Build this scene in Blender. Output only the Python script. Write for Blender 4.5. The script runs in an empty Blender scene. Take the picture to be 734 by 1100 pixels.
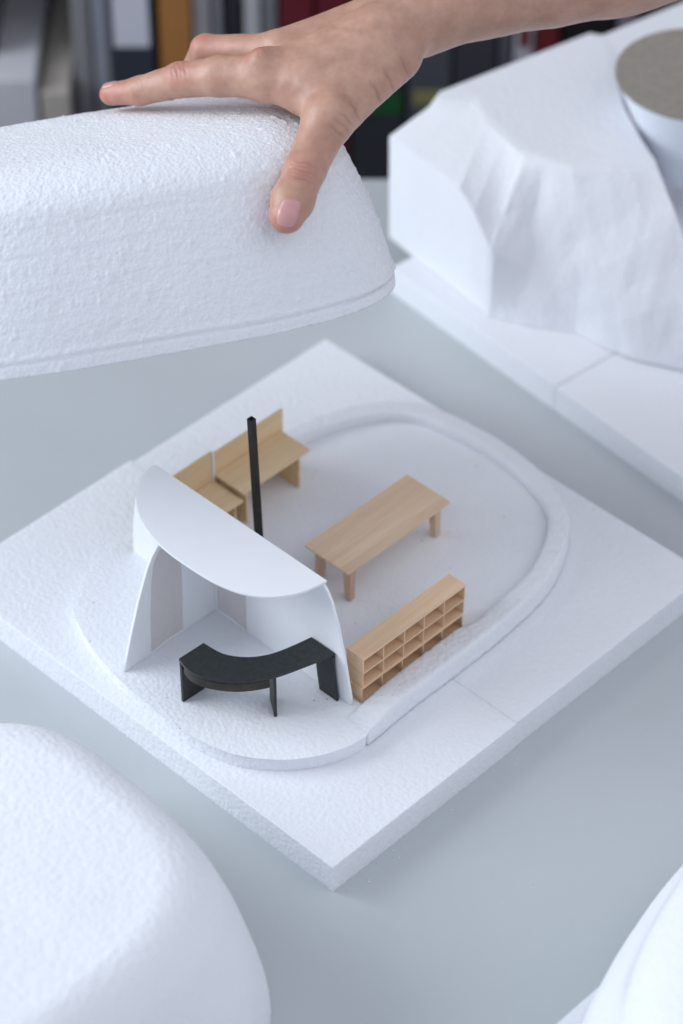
import bpy, bmesh, math, random
import numpy as np
from mathutils import Vector, Matrix
random.seed(7)
S = bpy.context.scene
COL = S.collection
MM = 0.001

# ------------------------------------------------------------------ numpy noise
def _hash(ix, iy, iz, seed):
    h = (ix*374761393 + iy*668265263 + iz*2147483647 + seed*974634777) & 0xffffffff
    h = ((h ^ (h >> 13))*1274126177) & 0xffffffff
    h = h ^ (h >> 16)
    return (h & 0xffff)/65535.0
def vnoise(P, scale, seed=0):
    Q = np.asarray(P, float)*scale + 1000.0
    I = np.floor(Q).astype(np.int64); F = Q - I; F = F*F*(3-2*F)
    r = 0
    for dx in (0, 1):
        wx = F[:, 0] if dx else 1-F[:, 0]
        for dy in (0, 1):
            wy = F[:, 1] if dy else 1-F[:, 1]
            for dz in (0, 1):
                wz = F[:, 2] if dz else 1-F[:, 2]
                r = r + wx*wy*wz*_hash(I[:, 0]+dx, I[:, 1]+dy, I[:, 2]+dz, seed)
    return r*2-1
def fbm(P, scale, seed=0, oct=3):
    r = 0; a = 1
    for k in range(oct):
        r = r + a*vnoise(P, scale*2**k, seed+k*17); a *= .5
    return r

# ------------------------------------------------------------------ object helpers
def link(name, me, mat, parent=None, smooth=False):
    o = bpy.data.objects.new(name, me); COL.objects.link(o)
    if mat is not None:
        me.materials.clear(); me.materials.append(mat)
    if smooth:
        me.polygons.foreach_set('use_smooth', [True]*len(me.polygons))
    if parent is not None: o.parent = parent
    return o
def mesh_np(name, V, F):
    me = bpy.data.meshes.new(name)
    me.from_pydata([tuple(v) for v in np.asarray(V).tolist()], [], [tuple(f) for f in F])
    me.update(); me.validate()
    return me
def fixnormals(me):
    bm = bmesh.new(); bm.from_mesh(me); bmesh.ops.recalc_face_normals(bm, faces=bm.faces); bm.to_mesh(me); bm.free()
def tag(o, label, cat, group=None, kind=None):
    if label: o['label'] = label
    if cat: o['category'] = cat
    if group: o['group'] = group
    if kind: o['kind'] = kind
    return o
def thing(name, label, cat, loc=(0, 0, 0), rz=0, group=None):
    o = bpy.data.objects.new(name, None); COL.objects.link(o)
    o.empty_display_size = .01
    o.location = loc; o.rotation_euler = (0, 0, rz)
    return tag(o, label, cat, group)
def box_bm(bm, x0, x1, y0, y1, z0, z1):
    v = [bm.verts.new(c) for c in ((x0,y0,z0),(x1,y0,z0),(x1,y1,z0),(x0,y1,z0),(x0,y0,z1),(x1,y0,z1),(x1,y1,z1),(x0,y1,z1))]
    for f in ((0,3,2,1),(4,5,6,7),(0,1,5,4),(1,2,6,5),(2,3,7,6),(3,0,4,7)): bm.faces.new([v[i] for i in f])
def boxes(name, bx, mat, parent=None, bevel=0, scale=MM):
    bm = bmesh.new()
    for b in bx: box_bm(bm, *[c*scale for c in b])
    if bevel:
        bmesh.ops.bevel(bm, geom=list(bm.edges), offset=bevel*scale, segments=2, profile=.5, affect='EDGES')
    me = bpy.data.meshes.new(name); bm.to_mesh(me); bm.free()
    return link(name, me, mat, parent)
def poly_prism(name, outlines, thick, M, mat, parent=None, bevel=.12):
    """outlines: 2-D polygons in mm (first outer, the others holes), extruded by thick mm, placed by matrix M"""
    cu = bpy.data.curves.new(name, 'CURVE'); cu.dimensions = '2D'; cu.fill_mode = 'BOTH'
    for o in outlines:
        sp = cu.splines.new('POLY'); sp.points.add(len(o)-1)
        for p, q in zip(sp.points, o): p.co = (q[0]*MM, q[1]*MM, 0, 1)
        sp.use_cyclic_u = True
    cu.extrude = thick*MM/2 - bevel*MM; cu.bevel_depth = bevel*MM; cu.bevel_resolution = 1; cu.offset = -bevel*MM
    t = bpy.data.objects.new('tmp', cu); COL.objects.link(t)
    bpy.context.view_layer.update()
    me = bpy.data.meshes.new_from_object(t.evaluated_get(bpy.context.evaluated_depsgraph_get()))
    bpy.data.objects.remove(t); bpy.data.curves.remove(cu)
    me.name = name; me.transform(M)
    return link(name, me, mat, parent)
def spline(pts, n, closed=True):
    P = np.array(pts, float); m = len(P); out = []
    segs = m if closed else m-1
    for i in range(segs):
        if closed: a, b, c, d = P[(i-1) % m], P[i], P[(i+1) % m], P[(i+2) % m]
        else: a, b, c, d = P[max(i-1, 0)], P[i], P[i+1], P[min(i+2, m-1)]
        for k in range(n):
            t = k/n
            out.append(.5*((2*b)+(-a+c)*t+(2*a-5*b+4*c-d)*t*t+(-a+3*b-3*c+d)*t**3))
    if not closed: out.append(P[-1])
    return np.array(out)
def resample(P, n, closed=True):
    Q = np.vstack([P, P[:1]]) if closed else P
    s = np.r_[0, np.cumsum(np.linalg.norm(np.diff(Q, axis=0), axis=1))]
    t = np.linspace(0, s[-1], n, endpoint=not closed)
    return np.stack([np.interp(t, s, Q[:, k]) for k in range(Q.shape[1])], -1)
def normals2d(P, closed=True):
    if closed: T = np.roll(P, -1, 0)-np.roll(P, 1, 0)
    else: T = np.gradient(P, axis=0)
    T = T/np.linalg.norm(T, axis=1, keepdims=True)
    return np.stack([-T[:, 1], T[:, 0]], -1)

# ------------------------------------------------------------------ materials
def mat_new(name):
    m = bpy.data.materials.new(name); m.use_nodes = True
    nt = m.node_tree; b = nt.nodes['Principled BSDF']
    return m, nt, b
def nd(nt, t, **kw):
    n = nt.nodes.new(t)
    for k, v in kw.items():
        if k in n.inputs: n.inputs[k].default_value = v
        else: setattr(n, k, v)
    return n
def ramp(nt, stops):
    r = nt.nodes.new('ShaderNodeValToRGB'); e = r.color_ramp.elements
    while len(e) > 1: e.remove(e[-1])
    e[0].position = stops[0][0]; e[0].color = (*stops[0][1], 1)
    for p, c in stops[1:]:
        q = e.new(p); q.color = (*c, 1)
    return r
def foam(name, col=(.83, .845, .885), bead=380, bstr=.25, rough_scale=0, rough_str=0, sss=.25, specks=False):
    m, nt, b = mat_new(name)
    tc = nd(nt, 'ShaderNodeTexCoord'); L = nt.links.new
    b.inputs['Roughness'].default_value = .62
    b.inputs['Specular IOR Level'].default_value = .3
    b.inputs['Subsurface Weight'].default_value = sss
    b.inputs['Subsurface Radius'].default_value = (1, 1, 1)
    b.inputs['Subsurface Scale'].default_value = .004
    v = nd(nt, 'ShaderNodeTexVoronoi', Scale=bead, feature='SMOOTH_F1'); v.inputs['Smoothness'].default_value = .3
    L(tc.outputs['Object'], v.inputs['Vector'])
    n = nd(nt, 'ShaderNodeTexNoise', Scale=bead*2.2, Detail=3.0); L(tc.outputs['Object'], n.inputs['Vector'])
    bp = nd(nt, 'ShaderNodeBump', Strength=bstr, Distance=.0012, invert=True); L(v.outputs['Distance'], bp.inputs['Height'])
    bp2 = nd(nt, 'ShaderNodeBump', Strength=bstr*.5, Distance=.0006); L(n.outputs['Fac'], bp2.inputs['Height']); L(bp.outputs['Normal'], bp2.inputs['Normal'])
    last = bp2
    if rough_str:
        n2 = nd(nt, 'ShaderNodeTexNoise', Scale=rough_scale, Detail=5.0, Roughness=.6); L(tc.outputs['Object'], n2.inputs['Vector'])
        bp3 = nd(nt, 'ShaderNodeBump', Strength=rough_str, Distance=.002); L(n2.outputs['Fac'], bp3.inputs['Height']); L(last.outputs['Normal'], bp3.inputs['Normal'])
        last = bp3
    L(last.outputs['Normal'], b.inputs['Normal'])
    # slight tonal variation of the beads, plus the odd dark void
    r = ramp(nt, [(0, tuple(c*.95 for c in col)), (1, col)])
    n3 = nd(nt, 'ShaderNodeTexNoise', Scale=30.0, Detail=6.0); L(tc.outputs['Object'], n3.inputs['Vector']); L(n3.outputs['Fac'], r.inputs['Fac'])
    out = r.outputs['Color']
    if specks:
        vs = nd(nt, 'ShaderNodeTexVoronoi', Scale=210.0); L(tc.outputs['Object'], vs.inputs['Vector'])
        sp = nd(nt, 'ShaderNodeSeparateColor'); L(vs.outputs['Color'], sp.inputs['Color'])
        lt = nd(nt, 'ShaderNodeMath', operation='LESS_THAN'); lt.inputs[1].default_value = .11; L(vs.outputs['Distance'], lt.inputs[0])
        g = nd(nt, 'ShaderNodeMath', operation='GREATER_THAN'); g.inputs[1].default_value = .86; L(sp.outputs[0], g.inputs[0])
        mu = nd(nt, 'ShaderNodeMath', operation='MULTIPLY'); L(lt.outputs[0], mu.inputs[0]); L(g.outputs[0], mu.inputs[1])
        mx = nd(nt, 'ShaderNodeMix', data_type='RGBA'); L(mu.outputs[0], mx.inputs['Factor']); L(out, mx.inputs['A']); mx.inputs['B'].default_value = (.45, .45, .46, 1)
        out = mx.outputs['Result']
    L(out, b.inputs['Base Color'])
    return m
def wood(name, c0, c1, axis='X', fine=900, rough=.55):
    m, nt, b = mat_new(name); L = nt.links.new
    tc = nd(nt, 'ShaderNodeTexCoord'); mp = nd(nt, 'ShaderNodeMapping')
    mp.inputs['Scale'].default_value = {'X': (.045, 1, 1), 'Y': (1, .045, 1), 'Z': (1, 1, .045)}[axis]
    L(tc.outputs['Object'], mp.inputs['Vector'])
    n = nd(nt, 'ShaderNodeTexNoise', Scale=float(fine), Detail=4.0, Roughness=.65); L(mp.outputs['Vector'], n.inputs['Vector'])
    n2 = nd(nt, 'ShaderNodeTexNoise', Scale=fine*.2, Detail=2.0); L(mp.outputs['Vector'], n2.inputs['Vector'])
    a = nd(nt, 'ShaderNodeMath', operation='MULTIPLY_ADD'); L(n2.outputs['Fac'], a.inputs[0]); a.inputs[1].default_value = .6
    ml = nd(nt, 'ShaderNodeMath', operation='MULTIPLY'); L(n.outputs['Fac'], ml.inputs[0]); ml.inputs[1].default_value = .5; L(ml.outputs[0], a.inputs[2])
    r = ramp(nt, [(.36, c0), (.72, c1)]); L(a.outputs[0], r.inputs['Fac']); L(r.outputs['Color'], b.inputs['Base Color'])
    bp = nd(nt, 'ShaderNodeBump', Strength=.25, Distance=.0002); L(n.outputs['Fac'], bp.inputs['Height']); L(bp.outputs['Normal'], b.inputs['Normal'])
    b.inputs['Roughness'].default_value = rough; b.inputs['Specular IOR Level'].default_value = .3
    return m
def plain(name, col, rough=.6, spec=.3, nscale=0, nstr=.15, var=.08, dist=.0005, sss=0):
    m, nt, b = mat_new(name); L = nt.links.new
    b.inputs['Roughness'].default_value = rough; b.inputs['Specular IOR Level'].default_value = spec
    if sss:
        b.inputs['Subsurface Weight'].default_value = sss; b.inputs['Subsurface Scale'].default_value = .002; b.inputs['Subsurface Radius'].default_value = (1, 1, 1)
    if nscale:
        tc = nd(nt, 'ShaderNodeTexCoord'); n = nd(nt, 'ShaderNodeTexNoise', Scale=float(nscale), Detail=5.0, Roughness=.6); L(tc.outputs['Object'], n.inputs['Vector'])
        r = ramp(nt, [(.3, tuple(c*(1-var) for c in col)), (.7, tuple(min(1, c*(1+var)) for c in col))]); L(n.outputs['Fac'], r.inputs['Fac']); L(r.outputs['Color'], b.inputs['Base Color'])
        bp = nd(nt, 'ShaderNodeBump', Strength=nstr, Distance=dist); L(n.outputs['Fac'], bp.inputs['Height']); L(bp.outputs['Normal'], b.inputs['Normal'])
    else: b.inputs['Base Color'].default_value = (*col, 1)
    return m

M_board = foam('foam_board', bead=420, bstr=.27)
M_floor = foam('foam_floor', bead=450, bstr=.25, specks=True)
M_rim = foam('foam_rim', bead=400, bstr=.35, rough_scale=500, rough_str=.2)
M_lid = foam('foam_torn', bead=520, bstr=.28, rough_scale=800, rough_str=.32, sss=.10)
M_mound = foam('foam_sanded', bead=330, bstr=.3, rough_scale=260, rough_str=.2)
M_block = foam('foam_carved', bead=300, bstr=.2, rough_scale=300, rough_str=.25)
M_card = plain('white_card', (.86, .87, .90), rough=.5, nscale=60, nstr=.05, var=.01, sss=.1)
M_pink = plain('pinkish_card', (.72, .68, .665), rough=.6, nscale=300, nstr=.1, var=.03)
M_table = plain('pale_laminate', (.51, .54, .56), rough=.38, spec=.4, nscale=14, nstr=.02, var=.02)
M_black = plain('black_stained_card', (.018, .022, .023), rough=.45, spec=.45, nscale=420, nstr=.35, var=.35, dist=.0004)
M_wt = wood('basswood_table', (.65, .465, .315), (.81, .61, .44), 'X')
M_wd = wood('basswood_desk', (.70, .50, .29), (.86, .66, .42), 'X')
M_ws = wood('basswood_shelf', (.71, .485, .305), (.85, .615, .42), 'X')
M_wleg = wood('basswood_leg', (.55, .38, .26), (.69, .50, .36), 'Z')
M_chip = plain('grey_chipboard', (.29, .265, .23), rough=.8, nscale=260, nstr=.2, var=.12)
M_cyl = plain('white_paper', (.80, .83, .90), rough=.6, nscale=80, nstr=.05, var=.01)

# ------------------------------------------------------------------ room, table, bookcase
YAW = 0.7727729034574445
CAM = Vector((-0.5857472500816757, -0.5756067303582404, 0.9802223920055576))
fwd = Vector((math.cos(YAW), math.sin(YAW), 0)); rgt = Vector((math.sin(YAW), -math.cos(YAW), 0))
M_carpet = plain('grey_carpet', (.12, .12, .13), rough=.9, nscale=200, nstr=.4, var=.2)
fl = boxes('floor', [(-4, 4, -4, 4, -.80, -.76)], M_carpet, scale=1); tag(fl, None, None, kind='structure')
RZ = YAW - math.pi/2      # frame with local x = rgt, local y = fwd

tb = thing('work_table', 'pale blue-grey laminate table the foam models stand on', 'table', (CAM.x+fwd.x*.7, CAM.y+fwd.y*.7, -.76), RZ)
boxes('tabletop', [(-1.1, 1.1, -.55, .681, .735, .76)], M_table, tb, bevel=.0015, scale=1)
M_leg = plain('grey_metal', (.3, .31, .32), rough=.4)
for sx in (-1.02, 1.02):
    for sy in (-.5, .63):
        boxes('leg', [(sx-.02, sx+.02, sy-.02, sy+.02, 0, .7345)], M_leg, tb, bevel=.002, scale=1)

SH = CAM + fwd*1.60
bc = thing('bookcase', 'wooden bookcase of binders and books behind the table', 'bookcase', (SH.x, SH.y, -.76), RZ)
M_orange = wood('orange_wood', (.34, .14, .04), (.44, .20, .06), 'Z', fine=60)
M_dark = plain('dark_back', (.05, .05, .055), rough=.8)
boxes('upright', [(-.123, -.102, 0, .30, 0, 1.5)], M_orange, bc, scale=1)
boxes('upright', [(-.70, -.68, 0, .30, 0, 1.5)], M_orange, bc, scale=1)
boxes('upright', [(.70, .72, 0, .30, 0, 1.5)], M_orange, bc, scale=1)
boxes('back_panel', [(-.70, .72, .301, .31, 0, 1.5)], M_dark, bc, scale=1)
for z in (.10, .52, .95, 1.35):
    boxes('shelf', [(-.679, -.124, .003, .30, z, z+.02), (-.101, .699, .003, .30, z, z+.02)], M_orange, bc, scale=1)
# books: (s0, s1, height, inset, colour, name, label, category, [label patches: (z0, z1, colour)])
zb = -.76 + .541
def book(s0, s1, h, inset, col, name, label, cat, patches=(), group='books and binders on the bookcase'):
    b = thing(name, label, cat, (SH.x, SH.y, zb), RZ, group)
    m = plain('cover', col, rough=.5, nscale=40, nstr=.05, var=.06)
    boxes('cover', [(s0, s1-.0012, inset, inset+.19, 0, h)], m, b, bevel=.0012, scale=1)
    for (z0, z1, c) in patches:
        boxes('spine_label', [(s0+.003, s1-.004, inset-.0006, inset+.002, z0, z1)], plain('label_paper', c, rough=.6), b, scale=1)
W = (.62, .62, .66)
G = lambda v: (v, v*.98, v*1.03)
BK = [
 (-.300,-.262,.27,.03,G(.13),'book','dark grey book at the far left end of the shelf','book',()),
 (-.262,-.240,.25,.03,G(.24),'book','grey book near the left end of the shelf','book',()),
 (-.240,-.209,.145,.0,(.60,.60,.64),'storage_box','small white box with a grey patch, lower left of the shelf','box',[(.075,.105,(.30,.30,.33))]),
 (-.207,-.186,.135,.0,(.46,.42,.38),'storage_box','small beige box beside the small white box','box',()),
 (-.184,-.171,.25,.02,G(.27),'binder','narrow grey magazine file left of the pale blue-grey one','binder',()),
 (-.170,-.158,.26,.02,(.33,.35,.40),'binder','pale blue-grey magazine file beside the black and white binder','binder',()),
 (-.157,-.126,.30,.0,(.035,.04,.055),'binder','black binder with a big white label and pale left edge','binder',[(.172,.298,(.62,.62,.70))]),
 (-.101,-.088,.27,.01,(.46,.45,.47),'book','off-white book just right of the orange upright','book',()),
 (-.087,-.080,.26,.01,(.30,.30,.33),'book','thin grey book beside the off-white book','book',()),
 (-.079,-.067,.27,.01,(.03,.03,.035),'book','black book between two pale books','book',[(.21,.26,(.2,.2,.2))]),
 (-.066,-.054,.25,.01,(.50,.50,.52),'book','white book right of the black book','book',()),
 (-.053,-.042,.27,.01,(.22,.22,.24),'book','mid-grey book left of the dark red books','book',()),
 (-.041,-.018,.29,.0,(.13,.014,.024),'book','dark red book with a pale mark above the hand','book',[(.225,.245,(.35,.30,.32))]),
 (-.017,.006,.29,.0,(.12,.012,.02),'book','plain dark red book above the wrist','book',()),
 (.007,.045,.29,.0,(.03,.033,.04),'binder','black binder with a green band on its spine','binder',[(.118,.135,(.008,.085,.025))]),
 (.046,.076,.29,.0,(.07,.075,.09),'binder','dark grey binder with a mustard band on its spine','binder',[(.125,.137,(.23,.215,.08))]),
 (.077,.106,.29,.0,(.045,.045,.055),'binder','charcoal binder with a thin mustard band on its spine','binder',[(.128,.137,(.21,.195,.08))]),
 (.107,.116,.29,.0,(.09,.09,.11),'book','thin grey book left of the red topped one','book',()),
 (.117,.131,.29,.0,(.42,.42,.46),'binder','pale binder with a dark red upper half','binder',[(.172,.289,(.14,.015,.02))]),
 (.132,.148,.29,.0,(.13,.015,.02),'book','bright red book under the forearm','book',[(.05,.14,(.10,.10,.12))]),
 (.149,.185,.29,.0,(.010,.010,.012),'binder','black binder left of the thin grey-mauve book','binder',()),
 (.186,.200,.29,.0,(.20,.18,.22),'book','grey-mauve book above the far foam block','book',()),
 (.201,.250,.29,.0,(.04,.04,.05),'binder','wide black binder at the right of the shelf','binder',()),
 (.251,.300,.28,.0,G(.14),'binder','wide grey binder at the far right of the shelf','binder',()),
]
for a in BK: book(*a)

# ------------------------------------------------------------------ foam base with raised floor ring
def slab(name, poly, z0, z1, mat, parent, step=1.6, edge=.10, seed=0, bev=.35):
    """polygon slab in mm with slightly ragged cut edges"""
    P = np.array(poly, float); out = []
    for i in range(len(P)):
        a, b = P[i], P[(i+1) % len(P)]; n = max(2, int(np.linalg.norm(b-a)/step))
        for k in range(n): out.append(a+(b-a)*k/n)
    Q = np.array(out); n = len(Q); N = normals2d(Q)
    rows = []
    prof = [(0, z0), (0, z0+(z1-z0)*.33), (0, z0+(z1-z0)*.66), (0, z1-bev), (-bev*.35, z1-bev*.3), (-bev, z1)]
    for j, (off, z) in enumerate(prof):
        P3 = np.c_[Q, np.full(n, z)]
        d = off + edge*vnoise(P3, .35, seed)*.8 + edge*.5*vnoise(P3, 1.1, seed+5)
        rows.append(np.c_[Q - N*d[:, None], z + (0 if j < 4 else edge*.25)*vnoise(P3, .9, seed+9)])
    V = np.concatenate(rows)*MM; F = []
    for j in range(len(rows)-1):
        for i in range(n):
            k = (i+1) % n; F.append((j*n+i, j*n+k, (j+1)*n+k, (j+1)*n+i))
    F.append(tuple(range(n-1, -1, -1))); F.append(tuple((len(rows)-1)*n+i for i in range(n)))
    me = mesh_np(name, V, F); fixnormals(me)
    return link(name, me, mat, parent)

base = thing('model_base', 'square white foam base with rounded raised rim under the furniture', 'model base')
slab('foam_panel', [(-1, 0), (125, 0), (125, 273.2), (-1, 273.2)], 0, 17, M_board, base, seed=1)
slab('foam_panel', [(125.1, .5), (270, .5), (270, 271.2), (125.1, 271.2)], 0, 16.9, M_board, base, seed=2)
OUT = [(60,41),(96,42),(135,42),(166,43),(197,46.5),(223,56),(243.5,71),(256.5,95),(262,120),(262.5,147),(258.5,176),(248.5,194.5),(232,207.5),(211,216),(185,221),(150,223.5),(110,224.5),(78,223.5),(48,219),(27,206),(15.5,186),(9,162),(5.8,135),(5.4,103),(11,78),(23.5,59.5),(40,47)]
O = resample(spline(OUT, 12), 700)
ON = normals2d(O)
if np.mean(np.sum(ON*(O-np.array([134, 134])), 1)) > 0: ON = -ON       # inward normals
s0 = int(np.argmin(np.hypot(O[:, 0]-64.5, O[:, 1]-41.2))); s1 = int(np.argmin(np.hypot(O[:, 0]-73.4, O[:, 1]-223)))
seq = [(s0+k) % 700 for k in range(((s1-s0) % 700)+1)]
area2 = np.sum(O[:, 0]*np.roll(O[:, 1], -1)-np.roll(O[:, 0], -1)*O[:, 1])
if area2 < 0: seq = [(s0-k) % 700 for k in range(((s0-s1) % 700)+1)]
R = O[seq]; RN = ON[seq]; n = len(R)
prof = [(0, 16.6), (0, 19), (.05, 21), (.1, 23), (.15, 25), (.2, 27), (.35, 28.6), (.8, 29.6), (1.6, 30), (3.2, 30.1), (5, 30.1), (7, 30.1), (8, 30.0), (9.3, 29.8), (10.1, 29.3), (10.5, 28.3), (10.7, 26.6), (10.8, 25.1), (10.9, 23)]
rows = []
uu = np.linspace(0, 1, n)
sm = lambda x: np.clip(x, 0, 1)**2*(3-2*np.clip(x, 0, 1))
near_shelf = sm((155-R[:, 0])/14)*sm((100-R[:, 1])/20)*(R[:, 0] > 60)
fade_end = sm((1-uu)/.10)*sm((uu+.006)/.055)
for (off, z) in prof:
    w = off + (3.4*near_shelf if off > 7 else 0) + (.9*vnoise(np.c_[R, np.zeros(n)], .035, 2) if off > 7 else 0)
    P2 = R + RN*np.asarray(w).reshape(-1, 1) if np.ndim(w) else R + RN*w
    P3 = np.c_[P2, np.full(n, z)]
    if z > 26: P3[:, 2] = 26 + (z-26)*(.02+.98*fade_end)
    rag = .22*vnoise(P3, .5, 3) + .22*vnoise(P3, 1.3, 4)
    top = z > 27
    rag2 = fade_end*np.clip(vnoise(P3, .9, 8)-.45, 0, 1)*(2.2 if top and (off < 1.7 or off > 10) else (.6 if top else 0))
    P3[:, :2] += -RN*(rag*(1 if off < 7 else -1))[:, None]
    P3[:, 2] += (.16*vnoise(P3, .6, 6) + rag2) if z > 22 else 0
    rows.append(P3)
V = np.concatenate(rows)*MM; F = []
for j in range(len(rows)-1):
    for i in range(n-1): F.append((j*n+i, j*n+i+1, (j+1)*n+i+1, (j+1)*n+i))
m_ = len(rows)
F.append(tuple(j*n for j in range(m_))); F.append(tuple(j*n+n-1 for j in range(m_-1, -1, -1)))
for i in range(n-1): F.append(((m_-1)*n+i, (m_-1)*n+i+1, i+1, i))
me = mesh_np('rim', V, F); fixnormals(me); link('rim', me, M_rim, base, smooth=True)
# terrace (left part, solid) and room floor
ter = [(74.6, 53.5), (64.3, 41.6)] + [tuple(O[(i) % 700]) for i in ([(s0-k) % 700 for k in range(2, (s0-s1) % 700-1)] if area2 > 0 else [(s0+k) % 700 for k in range(2, (s1-s0) % 700-1)])] + [(73.2, 223.5)]
slab('terrace', ter, 16.6, 26, M_floor, base, step=1.5, edge=.22, seed=4, bev=1.0)
inner = R + RN*8.8
room = [(73.4, 56)] + [tuple(p) for p in inner[12:-4]] + [(73.4, 214)]
slab('room_floor', room, 17.02, 24.5, M_floor, base, step=3, edge=.0, seed=5, bev=.2)

# ------------------------------------------------------------------ white shelter
sh = thing('shelter_model', 'white card shelter with curved roof and two pink doors', 'shelter model')
MA = Matrix(((0, 0, 1, .07225), (1, 0, 0, 0), (0, 1, 0, 0), (0, 0, 0, 1)))       # (y,z) profile -> plane x
pa = [(58.6,26.05),(59.2,31),(60.5,38),(63.4,54),(67.6,72.5),(71.8,85.6),(74.6,90.5),(77.6,93.7),(194,93.7),(200,86),(205,74),(209,58),(211,44),(212,26.05)]
def arch(x0, x1, z0, zs, zt, n=10):
    c = (x0+x1)/2; r = (x1-x0)/2
    return [(x0, z0), (x1, z0)] + [(c+r*math.cos(math.pi*k/n), zs+(zt-zs)*math.sin(math.pi*k/n)) for k in range(n+1)]
dA = arch(130, 151, 27.2, 66, 76)
poly_prism('wall', [pa, dA], 1.5, MA, M_card, sh)
dAp = arch(129.6, 151.4, 26.1, 66.4, 76.4)
MA2 = MA.copy(); MA2[0][3] = .07265
o = poly_prism('door', [dAp], .5, MA2, M_pink, sh, bevel=.05)
MB = Matrix(((1, 0, 0, 0), (0, 0, -1, .1529), (0, 1, 0, 0), (0, 0, 0, 1)))
pb = [(11.2,26.05),(13.4,35),(16.6,46),(23,65.5),(29.6,82),(33,87.8),(36.6,91.6),(42,93.2),(50,93.7),(71.4,93.7),(71.4,26.05)]
dB = [(28.6,27.6),(50.2,27.6),(51.6,70),(51.6,86),(49,89.5),(42,90),(37.5,88.5),(34.5,85),(32.8,80.5),(31.2,70),(29.6,50)]
poly_prism('wall', [pb, dB], 1.5, MB, M_card, sh)
MB2 = MB.copy(); MB2[1][3] = .1532
c_ = np.mean(np.array(dB), 0); dBp = [tuple(c_+(np.array(q)-c_)*1.02) for q in dB]
poly_prism('door', [dBp], .5, MB2, M_pink, sh, bevel=.05)
roof = [(73.6,76.6)] + [tuple(q) for q in spline([(73.6,76.6),(60,79.6),(48,87.3),(40.6,98),(36.6,112),(35.4,128),(35.6,145),(38.2,159),(43.5,172.5),(51.5,183),(60.5,190),(68.5,193.2),(73.6,193.0)], 6, closed=False)[1:]]
MR = Matrix.Translation((0, 0, .0944))
poly_prism('roof', [roof], 1.3, MR, M_card, sh)

# ------------------------------------------------------------------ black bench
bn = thing('bench_model', 'small black curved bench with three legs on the foam terrace', 'bench')
outer = spline([(17,119),(14.9,109.3),(18.1,98.6),(26.9,87.2),(40,78.6),(54.5,73.5),(70.8,68.6)], 8, closed=False)
innr = spline([(32.5,118.3),(34,106.5),(40.1,97),(49,90.6),(60,87.0),(70.9,84.6)], 8, closed=False)
A = resample(outer, 60, False); B = resample(innr, 60, False)
def strip(name, A, B, z0, z1, mat, par):
    n = len(A); V = np.concatenate([np.c_[A, np.full(n, z0)], np.c_[B, np.full(n, z0)], np.c_[B, np.full(n, z1)], np.c_[A, np.full(n, z1)]])*MM
    F = []
    for j in range(4):
        k = (j+1) % 4
        for i in range(n-1): F.append((j*n+i, j*n+i+1, k*n+i+1, k*n+i))
    F.append((0, n, 2*n, 3*n)); F.append((4*n-1, 3*n-1, 2*n-1, n-1))
    me = mesh_np(name, V, F); fixnormals(me)
    bm = bmesh.new(); bm.from_mesh(me); sharp = [e for e in bm.edges if len(e.link_faces) == 2 and e.calc_face_angle(0) > .8]
    bmesh.ops.bevel(bm, geom=sharp, offset=.00015, segments=1, affect='EDGES'); bm.to_mesh(me); bm.free()
    return link(name, me, mat, par)
strip('seat', A, B, 53.2, 54.7, M_black, bn)
def leg_panel(p, q, thick, z0, z1, sheared=(0, 0)):
    p = np.array(p, float); q = np.array(q, float); d = (q-p)/np.linalg.norm(q-p); nn = np.array([-d[1], d[0]])*thick/2
    sh_ = np.array(sheared, float); bm = bmesh.new(); L = 7; lay = []
    for k in range(L):
        t = k/(L-1); z = z0+(z1-z0)*t; off = sh_*(1-t)**1.6
        lay.append([bm.verts.new((c[0]*MM, c[1]*MM, z*MM)) for c in (p-nn+off, q-nn+off, q+nn+off, p+nn+off)])
    for k in range(L-1):
        for i in range(4): bm.faces.new((lay[k][i], lay[k][(i+1) % 4], lay[k+1][(i+1) % 4], lay[k+1][i]))
    bm.faces.new(lay[0][::-1]); bm.faces.new(lay[-1])
    me = bpy.data.meshes.new('leg'); bm.to_mesh(me); bm.free()
    return link('leg', me, M_black, bn)
leg_panel((17.3, 118.2), (31.8, 117.5), 1.4, 26.05, 53.1)
leg_panel((41.2, 79.2), (48.6, 89.8), 1.4, 26.05, 53.1)
leg_panel((69.7, 68.6), (69.7, 80.4), 1.4, 26.05, 53.1, sheared=(-.3, -3.2))
k0 = 0; k1 = 36
N2 = normals2d(A, False); 
if np.mean(np.sum(N2*(B-A), 1)) < 0: N2 = -N2
A2 = (A+N2*1.1)[2:k1]; M_brown = wood('dark_stained_wood', (.022, .020, .017), (.060, .052, .042), 'X', rough=.5)
strip('apron', A2, A2+N2[2:k1]*1.2, 46.6, 51.9, M_brown, bn)
A3 = (A+N2*2.35)[1:k1]; strip('lower_shelf', A3, A3+N2[1:k1]*9.0, 46.6, 47.8, M_black, bn)

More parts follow.
